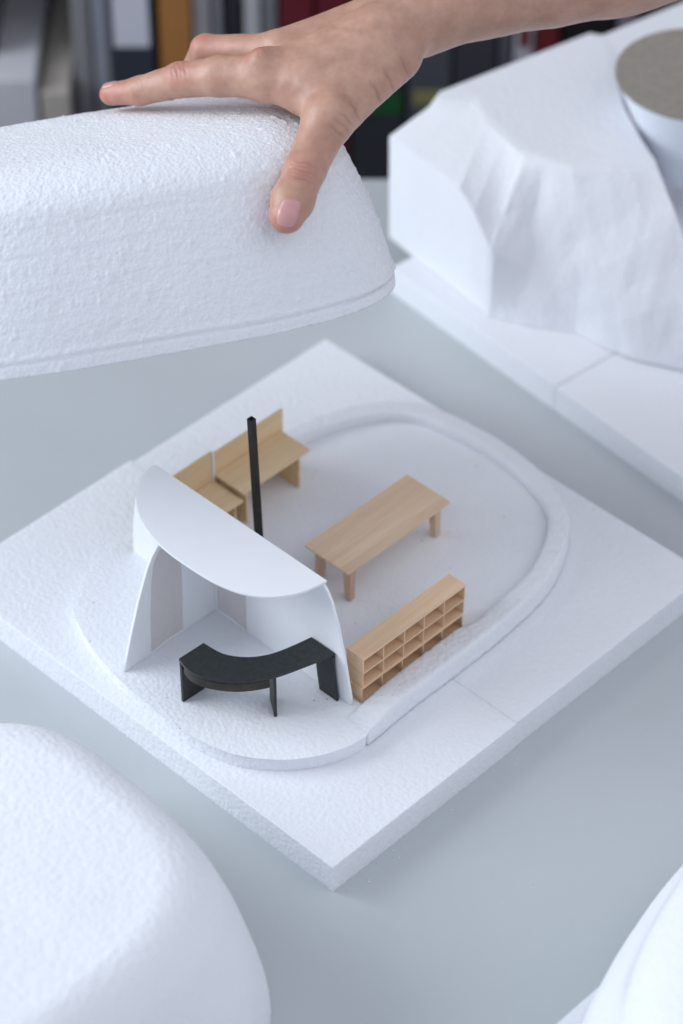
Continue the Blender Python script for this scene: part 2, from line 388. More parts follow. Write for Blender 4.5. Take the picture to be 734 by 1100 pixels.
# ------------------------------------------------------------------ desks, post, table, bookshelf
dk = thing('desk_model', 'taller pale wooden desk with backboard behind the black post', 'desk', group=None)
boxes('desktop', [(125.30, 173.10, 186.70, 208.10, 45.70, 46.90)], M_wd, dk, bevel=.08)
boxes('backboard', [(125.30, 174.60, 208.20, 209.40, 24.55, 60.50)], M_wd, dk, bevel=.08)
boxes('leg', [(165.30, 166.50, 187.50, 208.10, 24.55, 45.65)], M_wd, dk, bevel=.05)
boxes('leg', [(127.70, 128.90, 187.50, 208.10, 24.55, 45.65)], M_wd, dk, bevel=.05)
d2 = thing('desk_model', 'lower pale wooden desk partly hidden behind the curved roof', 'desk')
boxes('desktop', [(84.70, 124.30, 186.10, 208.10, 42.10, 43.30)], M_wd, d2, bevel=.08)
boxes('backboard', [(84.70, 123.60, 208.20, 209.40, 24.55, 62.50)], M_wd, d2, bevel=.08)
boxes('divider', [(124.00, 125.10, 207.6, 209.5, 43.40, 62.70)], M_card, d2, bevel=.05)
boxes('leg', [(119.10, 120.10, 187.10, 208.10, 24.55, 42.05)], M_wd, d2, bevel=.05)
boxes('leg', [(86.70, 87.70, 187.10, 208.10, 24.55, 42.05)], M_wd, d2, bevel=.05)

bm = bmesh.new(); h = 1.55
def ringv(z, cx, cy, r): return [bm.verts.new(((cx+a*r)*MM, (cy+b*r)*MM, z*MM)) for a, b in ((-1,-1),(1,-1),(1,1),(-1,1))]
a0 = ringv(24.55, 102.7, 151.3, h); a1 = ringv(125.2, 105.6, 158.6, h); a2 = ringv(125.2, 105.6, 158.6, h*.6); a3 = ringv(118, 105.4, 158.2, h*.6)
for p, q in ((a0, a1), (a1, a2), (a2, a3)):
    for i in range(4): bm.faces.new((p[i], p[(i+1) % 4], q[(i+1) % 4], q[i]))
bm.faces.new(a0[::-1]); bm.faces.new(a3)
me = bpy.data.meshes.new('chimney_post'); bm.to_mesh(me); bm.free(); fixnormals(me)
M_post = wood('black_stained_wood', (.006, .008, .009), (.035, .035, .032), 'Z', rough=.4)
tag(link('chimney_post', me, M_post), 'tall black square post rising behind the white roof', 'post')

tm = thing('table_model', 'long pale wooden table standing alone inside the rim', 'table model')
boxes('tabletop', [(120.00, 194.10, 107.90, 138.10, 45.50, 46.60)], M_wt, tm, bevel=.08)
def tleg(cx, cy, dx, dy):
    bm = bmesh.new(); L = []
    for z, r, o in ((24.55, 1.9, 1), (45.45, 2.45, 0)):
        x = cx+dx*o; y = cy+dy*o
        L.append([bm.verts.new(((x+a*r)*MM, (y+b*r)*MM, z*MM)) for a, b in ((-1,-1),(1,-1),(1,1),(-1,1))])
    for i in range(4): bm.faces.new((L[0][i], L[0][(i+1) % 4], L[1][(i+1) % 4], L[1][i]))
    bm.faces.new(L[0][::-1]); bm.faces.new(L[1])
    bmesh.ops.bevel(bm, geom=list(bm.edges), offset=.0003, segments=2, affect='EDGES')
    me = bpy.data.meshes.new('leg'); bm.to_mesh(me); bm.free(); link('leg', me, M_wleg, tm)
tleg(125.3, 112.3, -.6, -.8); tleg(126.9, 132.9, -.6, .8); tleg(187.9, 113.3, .6, -.6); tleg(188.1, 133.1, .6, .8)

bs = thing('bookshelf_model', 'pale wooden bookshelf of empty cubbies at the rim', 'bookshelf')
X0, X1, Y0, Y1 = 78.6, 149.8, 57.7, 68.6; th = .5
for t_, (dx, dy) in enumerate(((-1.3, -.3), (-.2, .15), (0, 0))):
    z0 = 24.55 + t_*9.15; bx = []; zt = z0+9.1
    bx.append((X0+dx, X1+dx, Y0+dy, Y1+dy, z0, z0+th))
    bx.append((X0+dx+.01, X1+dx-.01, Y1+dy-th, Y1+dy-.01, z0+th, zt-th))
    bx.append((X0+dx, X1+dx, Y0+dy, Y1+dy, zt-th, zt))
    for k in range(6):
        xc = X0+dx + (X1-X0-th)*k/5 + (0 if k in (0, 5) else random.uniform(-.5, .5))
        bx.append((xc, xc+th, Y0+dy+.02, Y1+dy-th, z0+th, zt-th))
    boxes('cubby_row', bx, M_ws, bs)
boxes('top_board', [(X0-.2, X1+.2, Y0-.2, Y1+.2, 52.0, 52.9)], M_ws, bs, bevel=.08)

# ------------------------------------------------------------------ carried foam lid (rounded dome)
def superout(n, a, b, ex, ph=0):
    t = np.linspace(0, 2*np.pi, n, endpoint=False)
    # even arc length
    tt = np.linspace(0, 2*np.pi, 4000); c, s = np.cos(tt), np.sin(tt)
    r = (np.abs(c/a)**ex+np.abs(s/b)**ex)**(-1/ex)
    return resample(np.stack([r*c, r*s], -1)[:-1], n)
def dome(name, a, b, h, mat, seed, rough=.45, layers=True, n=720, ex=3.2, big=.8, t1=.018, t2=.030):
    prof = []
    for k in range(78):
        u = k/77*.6; prof.append((t1*(u/.6)**1.5, h*u/.6*.80))
    for k in range(1, 40):
        w = k/39*np.pi/2; prof.append((t1+t2*(1-np.cos(w)), h*(.80+.2*np.sin(w))))
    prof = [q_ for q_ in prof if q_[1] <= h*.8+1e-9]
    for k in range(1, 40):
        s_ = .8+.2*math.sin(k/39*math.pi/2); prof.append((t1*(s_/.8)**1.5 + t2*(1-math.cos(k/39*math.pi/2)), h*s_))
    insT, zT = prof[-1]
    m = min(a, b)-insT
    for k in range(1, 50): prof.append((insT+m*.97*k/49, h))
    o0 = superout(n, a, b, ex); rows = []
    for ins, z in prof:
        if ins <= insT: P = superout(n, a-ins, b-ins, ex)
        else:
            f = 1-(ins-insT)/m; P = superout(n, a-insT, b-insT, ex)*f
        rows.append(np.c_[P, np.full(n, z)])
    G3 = np.array(rows); K = len(rows)
    du = np.roll(G3, -1, 1)-np.roll(G3, 1, 1); dv = np.gradient(G3, axis=0)
    N = np.cross(du, dv); N /= np.maximum(np.linalg.norm(N, axis=2, keepdims=True), 1e-12)
    V = G3.reshape(-1, 3); NN = N.reshape(-1, 3)
    if layers: rough = rough*(1+1.1*np.clip((V[:, 0]-.05)/.05, 0, 1))
    d = big*.001*fbm(V, 28, seed, 2) + rough*.001*(vnoise(V, 330, seed+3)*.32 + vnoise(V, 650, seed+4)*.42)
    # torn bead flecks
    fl_ = np.clip(vnoise(V, 380, seed+7)-.55, 0, 1)*rough*.0045 - np.clip(vnoise(V, 300, seed+8)-.6, 0, 1)*rough*.004; d += fl_
    if layers:
        wob = .0022*vnoise(V*np.array([1, 1, .2]), 16, seed+11)
        zz = V[:, 2]+wob
        for zl, dep in ((.0066, .0008), (.024, .0001), (.037, .00018), (.052, .00018), (.063, .00018)):
            dep = dep*(1+1.6*np.clip((V[:, 0]-.06)/.05, 0, 1))
            d -= dep*np.exp(-((zz-zl)/.0007)**2)*(.35+.65*np.clip(vnoise(V, 18, seed+int(zl*1e4))+.5, 0, 1))
            d += dep*.55*np.clip(1-(np.abs(zz-zl-.0022)/.002), 0, 1)
    V = V + NN*d[:, None]
    # underside: hollow
    inn = []
    for f, z in ((.93, .0), (.90, h*.35), (.80, h*.70), (.60, h*.84), (.30, h*.88), (.03, h*.88)):
        inn.append(np.c_[o0*f, np.full(n, z)])
    V = np.concatenate([np.concatenate(inn[::-1]), V]); K2 = K+len(inn); F = []
    for j in range(K2-1):
        for i in range(n):
            k = (i+1) % n; F.append((j*n+i, j*n+k, (j+1)*n+k, (j+1)*n+i))
    F.append(tuple(range(n-1, -1, -1))); F.append(tuple((K2-1)*n+i for i in range(n)))
    me = mesh_np(name, V, F); o = link(name, me, mat, None, smooth=True)
    return o
lid = dome('foam_dome', .131, .092, .085, M_lid, 21, rough=.25, big=.4, n=1000)
lid.matrix_world = Matrix.Translation((.0966, .2397, .1556)) @ Matrix.Rotation(math.radians(-29.9), 4, 'Z') @ Matrix.Rotation(math.radians(-21.6), 4, 'X')
tag(lid, 'rough white foam dome lifted and tilted by the hand', 'foam lid')
m1 = dome('foam_mound', .1254, .1089, .092, M_mound, 41, rough=.1, layers=False, n=600, big=.6, t1=.016, t2=.018, ex=3.26)
m1.location = (-.1723, .0582, 0); m1.rotation_euler = (0, 0, -.0443)
tag(m1, 'blurred smooth white foam mound in the bottom left corner', 'foam mound')
m2 = dome('foam_mound', .1232, .1016, .0835, M_mound, 61, rough=.1, layers=False, n=600, big=.6, t1=.0251, t2=.018, ex=2.71)
m2.location = (.0683, -.2273, .0172); m2.rotation_euler = (0, 0, .2635)
tag(m2, 'blurred white foam mound edge in the bottom right corner', 'foam mound')
b3 = thing('foam_board', 'edge of a flat white foam board under the bottom right mound', 'foam base', (-.062, -.400, 0), 0)
slab('foam_panel', [(0, 0), (135, 0), (135, 270), (0, 270)], 0, 17, M_board, b3, seed=51)
slab('foam_panel', [(135.1, 0), (270, 0), (270, 270), (135.1, 270)], 0, 17, M_board, b3, seed=52)

# ------------------------------------------------------------------ second base, carved block, disc model
ang = math.radians(-5.8)
b2 = thing('foam_board', 'flat white foam board in two panels under the carved block', 'foam base', (.342, .290, 0), ang)
slab('foam_panel', [(0, -138), (270, -138), (270, 0), (0, 0)], 0, 17, M_board, b2, seed=31)
slab('foam_panel', [(0, -276), (270, -276), (270, -138.5), (0, -138.5)], 0, 16.8, M_board, b2, seed=32)

Bp = [(363,311,17.1),(359,289,17.1),(356,268,17.1),(353,249,17.1),(350.5,236,17.1),(348.3,223,17.1),(348,219.5,17.1),(355,201,17.1),(369,174,17.1),(373,152,17.1),(378,133,17.1),(388,112,17.1),(400,85,17.1),(420,45,17.1),(450,30,17.1)]
Mp = [(363,312,87),(359,289,89),(356,268,89),(353,249,88),(350.5,236,80),(348.4,223,66),(348.6,218,62),(362,203,54),(378,181,58),(386,160,58),(393,142,58),(403,122,56),(416,98,54),(436,60,54),(460,40,54)]
Ep = [(395,304,100),(407,289,100),(402,279,100),(397,269,100),(392,252,100),(389,240,100),(389,233,100),(391,222,100),(397,206,100),(412,192,100),(427,180,99),(443,163,96),(460,140,94),(482,110,94),(500,85,94)]
def dens(P, k=14): 
    P = np.array(P, float); out = []
    for i in range(len(P)-1):
        for t in range(k): out.append(P[i]+(P[i+1]-P[i])*t/k)
    out.append(P[-1]); return np.array(out)
Bd, Md, Ed = dens(Bp), dens(Mp), dens(Ep); nc = len(Bd)
rows = []
nv1, nv2 = 26, 30
u = np.arange(nc)/14.0
front = np.clip((u-5.6)/1.2, 0, 1)[:, None]
rows = []
for k in range(nv1+nv2+1):
    t = k/(nv1+nv2); tk = nv1/(nv1+nv2)
    lin = Bd+(Md-Bd)*(t/tk) if t < tk else Md+(Ed-Md)*((t-tk)/(1-tk))
    C2 = Md*1.45-.225*(Bd+Ed)                     # smooth hollow slope for the front
    bez = Bd*(1-t)**2+2*t*(1-t)*C2+Ed*t*t
    rows.append(lin*(1-front)+bez*front)
def lattice(a, b, seed):
    # piecewise planar relief (knife cuts): linear interpolation over jittered triangles
    ia, ib = np.floor(a).astype(np.int64), np.floor(b).astype(np.int64); fa, fb = a-ia, b-ib
    hh = lambda i, j: _hash(i+500, j+500, np.full(i.shape, 3, np.int64), seed)*2-1
    h00, h10, h01, h11 = hh(ia, ib), hh(ia+1, ib), hh(ia, ib+1), hh(ia+1, ib+1)
    return np.where(fa > fb, h00+(h10-h00)*fa+(h11-h10)*fb, h00+(h01-h00)*fb+(h11-h01)*fa)
def facets(u, tv):
    T = np.full(u.shape, tv)
    return (5.4*lattice(u*.62+T*1.1, T*2.0-u*.35, 11) + 2.2*lattice(u*1.25-T*1.9+.3, T*3.6+u*.5, 12) + .7*lattice(u*2.6+T*2, T*7-u*.8, 13)) + .6
G3 = np.array(rows)
for k in range(len(rows)):
    tv = k/(len(rows)-1)
    w = front[:, 0]*np.sin(math.pi*min(1, .12+tv*.88))**.7 + (1-front[:, 0])*(np.sin(math.pi*np.clip((k-nv1)/nv2, 0, 1)) if k > nv1 else 0)
    def q(a, b, c=0, s=1): return np.c_[u*a+tv*c, np.full(nc, tv*b)+u*.15, np.full(nc, s*1.7)]
    fac = facets(u, tv)
    fine = .3*vnoise(q(3, 5, 3), 1, 9) + .22*vnoise(q(9, 9, 12), 1, 12)
    G3[k] += ((w*(fac+fine))[:, None]*np.array([-.70, -.50, .35]))*np.where(u < 5.5, .22, 1.0)[:, None]
G3 = np.concatenate([G3, G3[-1:]+np.array([2.2, 1.6, .2]), G3[-1:]+np.array([6, 4.5, .5])]); G3[-3, :, 2] -= .9*np.clip((u-5)/2, 0, 1)
V = G3.reshape(-1, 3); F = []
K = len(G3)
for j in range(K-1):
    for i in range(nc-1): F.append((j*nc+i, j*nc+i+1, (j+1)*nc+i+1, (j+1)*nc+i))
ext = [(640,40,94),(665,150,100),(640,258,100),(511,281,100),(507.5,288,100)]
base_i = len(V); V = np.concatenate([V, np.array(ext, float), np.array([(a, b, 17.1) for a, b, c in ext], float)])
topl = [(K-1)*nc+i for i in range(nc)]
ne = len(ext)
F.append(tuple(topl + [base_i+i for i in range(ne)]))
chain_t = [(K-1)*nc+nc-1] + [base_i+i for i in range(ne)] + [(K-1)*nc]
chain_b = [nc-1] + [base_i+ne+i for i in range(ne)] + [0]
for i in range(1, ne): F.append((chain_t[i], chain_b[i], chain_b[i+1], chain_t[i+1]))
F.append(tuple([j*nc+nc-1 for j in range(K)] + [base_i, base_i+ne]))
F.append(tuple([base_i+ne-1] + [j*nc for j in range(K-1, -1, -1)] + [base_i+2*ne-1]))
F.append(tuple(list(range(nc)) + [base_i+ne+i for i in range(ne)]))
me = mesh_np('carved_block', V*MM, F)
bm = bmesh.new(); bm.from_mesh(me); bmesh.ops.triangulate(bm, faces=[f for f in bm.faces if len(f.verts) > 4]); bmesh.ops.recalc_face_normals(bm, faces=bm.faces)
bm.to_mesh(me); bm.free()
# the hollow the drum stands in, cut out of the block
cut_t = [(500,262),(480,247),(462,226),(448,204),(435,180),(428,166),(424,120),(470,76),(560,70),(575,200),(545,255)]
cut_b = [(500,217),(488,214),(474,202),(460,184),(441,160),(417,139),(403,108),(440,50),(545,50),(545,150),(525,205)]
nc_ = len(cut_t)
mc = mesh_np('cut', np.array([(x, y, 104.) for x, y in cut_t]+[(x, y, 33.) for x, y in cut_b])*MM, [tuple(range(nc_)), tuple(range(2*nc_-1, nc_-1, -1))]+[(i, nc_+i, nc_+(i+1) % nc_, (i+1) % nc_) for i in range(nc_)])
fixnormals(mc)
oc = bpy.data.objects.new('cut', mc); COL.objects.link(oc); ob_ = bpy.data.objects.new('tmp', me); COL.objects.link(ob_)
bo = ob_.modifiers.new('b', 'BOOLEAN'); bo.object = oc; bo.operation = 'DIFFERENCE'; bo.solver = 'EXACT'
bpy.context.view_layer.update()
mres = bpy.data.meshes.new_from_object(ob_.evaluated_get(bpy.context.evaluated_depsgraph_get()))
print('BOOL', len(me.vertices), len(mres.vertices), len(mres.polygons))
bpy.data.objects.remove(ob_); bpy.data.objects.remove(oc)
if len(mres.polygons) > 1000: me = mres; me.name = 'carved_block'
blk = link('carved_block', me, M_block, None, smooth=True)
me.set_sharp_from_angle(angle=math.radians(5))
for p_ in me.polygons:
    if p_.area > 3e-5: p_.use_smooth = False
tag(blk, 'large white foam block with a carved slope like a hillside', 'foam block')

cy = thing('drum_model', 'white drum with grey chipboard top set into the carved block', 'drum model', (.487, .1935, 0))
def cyl(name, r0, r1, z0, z1, mat, par, n=96, off=(0, 0)):
    bm = bmesh.new(); a = []; b = []
    for i in range(n):
        t = 2*math.pi*i/n
        a.append(bm.verts.new((r0*math.cos(t)*MM+off[0]*MM, r0*math.sin(t)*MM+off[1]*MM, z0*MM))); b.append(bm.verts.new((r1*math.cos(t)*MM, r1*math.sin(t)*MM, z1*MM)))
    for i in range(n): bm.faces.new((a[i], a[(i+1) % n], b[(i+1) % n], b[i]))
    bm.faces.new(a[::-1]); bm.faces.new(b)
    me = bpy.data.meshes.new(name); bm.to_mesh(me); bm.free()
    o = link(name, me, mat, par); return o
cyl('drum_wall', 24, 45.3, 60, 123.4, M_cyl, cy, off=(6, -2))
cyl('chipboard_top', 46, 46, 123.5, 125.3, M_chip, cy)

# ------------------------------------------------------------------ crumbs
bm = bmesh.new()
def crumb(x, y, z, r):
    mt = Matrix.Translation((x*MM, y*MM, z*MM)) @ Matrix.Rotation(random.random()*6, 4, Vector((random.random(), random.random(), .5)).normalized()) @ Matrix.Diagonal((r*MM, r*MM*random.uniform(.6, 1), r*MM*random.uniform(.5, .9), 1))
    bmesh.ops.create_icosphere(bm, subdivisions=1, radius=1, matrix=mt)
for k in range(26):
    i = random.randrange(int(len(R)*.8)); p = R[i]-RN[i]*random.uniform(.5, 4); crumb(p[0], p[1], 17.2, random.uniform(.2, .38))
for k in range(30): crumb(random.uniform(5, 120), random.uniform(-9, -1), .2, random.uniform(.2, .5))
for k in range(34):
    crumb(random.uniform(85, 250), random.uniform(75, 205), 24.7, random.uniform(.2, .45))
for k in range(16): crumb(random.uniform(-20, 330), random.uniform(-120, -10), .2, random.uniform(.2, .45))
for k in range(12): crumb(random.uniform(78, 150), random.uniform(46, 52), 30.4, random.uniform(.3, .8))
me = bpy.data.meshes.new('foam_crumbs'); bm.to_mesh(me); bm.free()
tag(link('foam_crumbs', me, M_rim), 'tiny white foam crumbs scattered around the base', 'crumbs', kind='stuff')

# ------------------------------------------------------------------ the hand (signed distance field -> one continuous mesh)
HB = Matrix(((0.698390014, -0.715717276, 0.000410376), (0.480990308, 0.469770143, 0.740246133), (-0.529999728, -0.516783120, 0.672335849))).transposed()        # columns: lateral, up, towards viewer
HO = Vector((0.257038, 0.194676, 0.265915))                     # wrist
PRM = {
  'palm': [((-73.7, -33.8, 25.0), (-22.5, -14.4, 19.0), 9.6, 11.9), ((-22.5, -14.4, 19.0), (-0.2, -3.5, 7.0), 11.9, 13.3), ((-65.8, -17.7, 7.0), (-0.8, 5.4, -5.0), 8.9, 12.5), ((-59.1, -14.0, -15.0), (-0.3, 8.1, -20.0), 8.1, 12.7), ((-50.2, -11.0, -33.0), (0.8, 4.0, -30.0), 7.3, 10.9), ((-66.2, -38.1, 30.0), (-41.8, -49.0, 39.0), 7.8, 11.2), ((-46.6, -39.4, 33.0), (-13.8, -18.4, 22.0), 11.3, 12.3), ((-53.1, -35.6, 28.0), (-22.6, -24.2, 25.0), 10.5, 11.8)],
  'index': [((-72.9, -33.8, 25.0), (-94.6, -32.5, 17.0), 10.5, 9.5), ((-94.6, -32.5, 17.0), (-113.7, -32.7, 7.0), 9.5, 8.2), ((-113.7, -32.7, 7.0), (-134.2, -35.9, -7.0), 8.2, 6.9), ((-134.2, -35.9, -7.0), (-148.8, -36.1, -15.0), 6.9, 5.5)],
  'middle': [((-65.8, -18.6, 7.0), (-102.4, -14.9, -15.0), 8.0, 7.7), ((-102.4, -14.9, -15.0), (-110.6, -22.2, -43.0), 7.7, 6.7), ((-110.6, -22.2, -43.0), (-115.0, -30.2, -63.0), 6.7, 6.1)],
  'ring': [((-59.1, -15.8, -15.0), (-90.6, -14.9, -37.0), 7.7, 7.1), ((-90.6, -14.9, -37.0), (-100.0, -20.9, -63.0), 7.1, 6.3), ((-100.0, -20.9, -63.0), (-102.7, -28.6, -80.0), 6.3, 5.7)],
  'little': [((-50.2, -14.6, -33.0), (-72.8, -13.5, -57.0), 6.9, 6.0), ((-72.8, -13.5, -57.0), (-81.7, -19.9, -75.0), 6.0, 5.7), ((-81.7, -19.9, -75.0), (-84.0, -26.6, -87.0), 5.7, 5.2)],
  'thumb': [((-11.6, -24.6, 22.0), (-43.4, -57.9, 47.0), 11.4, 11.2), ((-43.4, -57.9, 47.0), (-54.0, -82.8, 61.0), 11.2, 9.1), ((-54.0, -82.8, 61.0), (-59.0, -96.9, 69.0), 9.1, 9.5), ((-59.0, -96.9, 69.0), (-61.9, -104.4, 72.0), 9.5, 8.2)],
  'arm': [((-0.1, -3.1, 5.0), (31.0, 11.5, 3.0), 16.0, 19.1), ((31.0, 11.5, 3.0), (63.3, 19.6, 0.0), 19.1, 21.4), ((63.3, 19.6, 0.0), (96.1, 27.3, -3.0), 21.4, 23.2), ((96.1, 27.3, -3.0), (148.5, 40.9, -10.0), 23.2, 26.0), ((-0.3, 5.0, -20.0), (32.3, 17.1, -22.0), 14.9, 18.1), ((32.3, 17.1, -22.0), (98.8, 33.7, -30.0), 18.1, 22.8), ((98.8, 33.7, -30.0), (152.0, 46.1, -35.0), 22.8, 25.6)],
  'bump': [((-74.4, -27.9, 32.0), (-70.6, -27.5, 29.0), 6.1, 6.1), ((-43.4, -57.9, 53.0), (-41.7, -56.2, 53.0), 9.4, 9.4)],

}
CRS = [
  ((-112.2, -25.0, 15.0), (-110.3, -32.7, 15.0), 0.26, 0.5),
  ((-114.3, -24.9, 15.0), (-112.0, -33.8, 15.0), 0.182, 0.5),
  ((-116.2, -25.4, 15.0), (-114.0, -34.2, 15.0), 0.26, 0.5),
  ((-118.0, -26.4, 15.0), (-116.0, -34.2, 15.0), 0.182, 0.5),
  ((-133.3, -31.3, -0.0), (-131.6, -36.9, 0.0), 0.18, 0.45),
  ((-135.0, -31.8, 0.0), (-133.3, -37.4, 0.0), 0.126, 0.45),
  ((-58.2, -79.1, 71.0), (-49.0, -81.8, 71.0), 0.3, 0.55),
  ((-59.5, -80.7, 71.0), (-48.8, -83.9, 71.0), 0.21, 0.55),
  ((-60.8, -82.3, 71.0), (-48.7, -85.9, 71.0), 0.3, 0.55),
  ((-60.6, -84.3, 71.0), (-49.9, -87.5, 71.0), 0.21, 0.55),
  ((-60.4, -86.3, 71.0), (-51.2, -89.1, 71.0), 0.3, 0.55),
  ((-38.2, -55.9, 63.0), (-30.4, -61.7, 63.0), 0.28, 0.6),
  ((-41.0, -58.5, 63.0), (-32.2, -65.2, 63.0), 0.196, 0.6),
  ((-42.7, -62.0, 63.0), (-35.0, -67.8, 63.0), 0.28, 0.6),
  ((-18.3, -48.4, 35.0), (-23.5, -39.7, 35.0), 0.4, 0.7),
  ((-12.3, -42.3, 35.0), (-17.5, -32.8, 35.0), 0.4, 0.7),
  ((-5.2, -35.5, 30.0), (-10.4, -25.9, 30.0), 0.3, 0.7),
  ((-28.8, -56.8, 45.0), (-33.1, -49.9, 45.0), 0.35, 0.7),
  ((-69.4, -29.2, 40.0), (-22.7, -12.8, 40.0), -0.45, 3),
  ((-55.1, -32.6, 45.0), (-15.0, -17.1, 45.0), -0.35, 2.2),
  ((-63.7, -18.1, 25.0), (-43.6, -11.9, 25.0), -0.4, 2),
  ((-43.6, -11.9, 25.0), (-23.5, -18.9, 35.0), -0.35, 1.6),
  ((-34.9, -51.3, 55.0), (-5.6, -24.0, 45.0), -0.4, 3.2),
  ((-65.8, -41.3, 45.0), (-46.4, -47.2, 50.0), 0.35, 3.5),
  ((-73.9, -21.1, 35.0), (-70.8, -27.3, 35.0), 0.16, 0.5),
  ((-75.6, -21.5, 35.0), (-72.1, -28.5, 35.0), 0.112, 0.5),
  ((-77.0, -22.7, 35.0), (-73.9, -28.8, 35.0), 0.16, 0.5),

]
def sd_seg(P, a, b, ra, rb):
    a = np.array(a); b = np.array(b); ba = b-a; pa = P-a
    t = np.clip(pa@ba/(ba@ba), 0, 1)
    return np.linalg.norm(pa-t[:, None]*ba, axis=1) - (ra+(rb-ra)*t)
def smin(a, b, k):
    h = np.maximum(k-np.abs(a-b), 0)/k
    return np.minimum(a, b) - h*h*h*k/6
def hand_sdf(P):
    def chain(ls, k):
        r = None
        for s in ls:
            d = sd_seg(P, *s); r = d if r is None else smin(r, d, k)
        return r
    palm = chain(PRM['palm'], 16.0)
    f = None
    for nm in ('index', 'middle', 'ring', 'little'):
        d = chain(PRM[nm], 3.0); f = d if f is None else smin(f, d, 2.0)
    r = smin(palm, f, 9.0)
    th_ = chain(PRM['thumb'], 5.0)
    r = smin(r, th_, 11.0)
    r = smin(r, chain(PRM['arm'], 26.0), 22.0)
    for s in PRM['bump']:
        r = smin(r, sd_seg(P, *s), 8.0)
    return r
def hand_mesh():
    allp = np.array([q for L in PRM.values() for s in L for q in (s[0], s[1])]); rr = 30
    lo = allp.min(0)-rr; hi = allp.max(0)+rr; h = 1.6
    xs, ys, zs = [np.arange(lo[i], hi[i], h) for i in range(3)]
    sh_ = (len(xs), len(ys), len(zs)); D = np.empty(sh_, np.float32)
    YY, ZZ = np.meshgrid(ys, zs, indexing='ij'); base_ = np.stack([np.zeros(YY.size), YY.ravel(), ZZ.ravel()], -1)
    blk_ = 16
    for i in range(0, len(xs), blk_):
        xx = xs[i:i+blk_]
        P = np.concatenate([base_+np.array([x, 0, 0]) for x in xx])
        D[i:i+blk_] = hand_sdf(P).reshape(len(xx), *YY.shape)
    s = D < 0
    # cells with a sign change
    c = np.zeros(tuple(k-1 for k in sh_), np.int8)
    for a in (0, 1):
        for b in (0, 1):
            for d in (0, 1): c += s[a:sh_[0]-1+a, b:sh_[1]-1+b, d:sh_[2]-1+d]
    act = (c > 0) & (c < 8); idx = -np.ones(act.shape, np.int64); ii = np.argwhere(act); idx[act] = np.arange(len(ii))
    acc = np.zeros((len(ii), 3)); cnt = np.zeros(len(ii))
    cor = [(a, b, d) for a in (0, 1) for b in (0, 1) for d in (0, 1)]
    for A_ in cor:
        for ax in range(3):
            if A_[ax]: continue
            B_ = list(A_); B_[ax] = 1
            da = D[ii[:, 0]+A_[0], ii[:, 1]+A_[1], ii[:, 2]+A_[2]]; db = D[ii[:, 0]+B_[0], ii[:, 1]+B_[1], ii[:, 2]+B_[2]]
            m = (da < 0) != (db < 0); t = np.where(m, da/np.where(m, da-db, 1), 0)
            p = np.array(A_)+t[:, None]*(np.array(B_)-np.array(A_)); acc[m] += p[m]; cnt[m] += 1
    V = (ii+acc/cnt[:, None])*h+lo
    F = []
    for ax in range(3):
        o1, o2 = [(1, 2), (2, 0), (0, 1)][ax]
        sl = [slice(1, k-1) for k in sh_]; sl[ax] = slice(0, sh_[ax]-1)
        sa = s[tuple(sl)]; sl2 = list(sl); sl2[ax] = slice(1, sh_[ax]); sb = s[tuple(sl2)]
        q = np.argwhere(sa != sb); off = np.ones(3, int); off[ax] = 0; g = q+off
        ins = sa[sa != sb]
        def cell(d1, d2):
            k = g.copy(); k[:, o1] -= d1; k[:, o2] -= d2
            return idx[k[:, 0], k[:, 1], k[:, 2]]
        Q = np.stack([cell(1, 1), cell(0, 1), cell(0, 0), cell(1, 0)], -1)
        Q[~ins] = Q[~ins][:, ::-1]; F.append(Q)
    F = np.concatenate(F); F = F[(F >= 0).all(1)]
    return V, F
def grad(P, e=.25):
    g = np.stack([hand_sdf(P+np.eye(3)[i]*e)-hand_sdf(P-np.eye(3)[i]*e) for i in range(3)], -1)
    return g/np.maximum(np.linalg.norm(g, axis=1, keepdims=True), 1e-9)
def project(P, it=2):
    for _ in range(it): P = P-grad(P)*hand_sdf(P)[:, None]
    return P
HV, HF = hand_mesh()
HV = project(HV, 1)
me = mesh_np('hand_low', HV, HF)
t = bpy.data.objects.new('tmp', me); COL.objects.link(t); md = t.modifiers.new('s', 'SUBSURF'); md.levels = 1; md.render_levels = 1
bpy.context.view_layer.update()
me2 = bpy.data.meshes.new_from_object(t.evaluated_get(bpy.context.evaluated_depsgraph_get())); bpy.data.objects.remove(t)
n = len(me2.vertices); V = np.empty(n*3); me2.vertices.foreach_get('co', V); V = V.reshape(-1, 3)
V = project(V, 1); N = grad(V)
def seg2(P, a, b):
    a = np.array(a[:2]); b = np.array(b[:2]); ba = b-a; pa = P[:, :2]-a; t = np.clip(pa@ba/(ba@ba), 0, 1)
    return np.linalg.norm(pa-t[:, None]*ba, axis=1), t
disp = .10*vnoise(V, .32, 3) + .22*vnoise(V, .12, 4)
crz = np.zeros(n)
for a, b, dep, w in CRS:
    mid = (np.array(a)+np.array(b))/2; L_ = np.linalg.norm(np.array(b[:2])-np.array(a[:2]))
    ba = (np.array(b[:2])-np.array(a[:2]))/L_; nrm = np.array([-ba[1], ba[0]])
    wob = .5*np.sin(V[:, :2]@ba*.9+a[0])
    PP = V.copy(); PP[:, :2] = V[:, :2]+wob[:, None]*nrm*.6
    d, tt = seg2(PP, a, b)
    vis = np.clip(N[:, 2]*2+.6, 0, 1)*(np.abs(V[:, 2]-mid[2]) < 22)
    g = np.exp(-(d/w)**2)*vis*np.sin(math.pi*np.clip(tt, .04, .96))**.5
    disp -= dep*g; disp += dep*.35*np.exp(-((d-2.0*w)/w)**2)*vis; crz = np.maximum(crz, g*min(1, dep/.3))
V2 = V+N*disp[:, None]
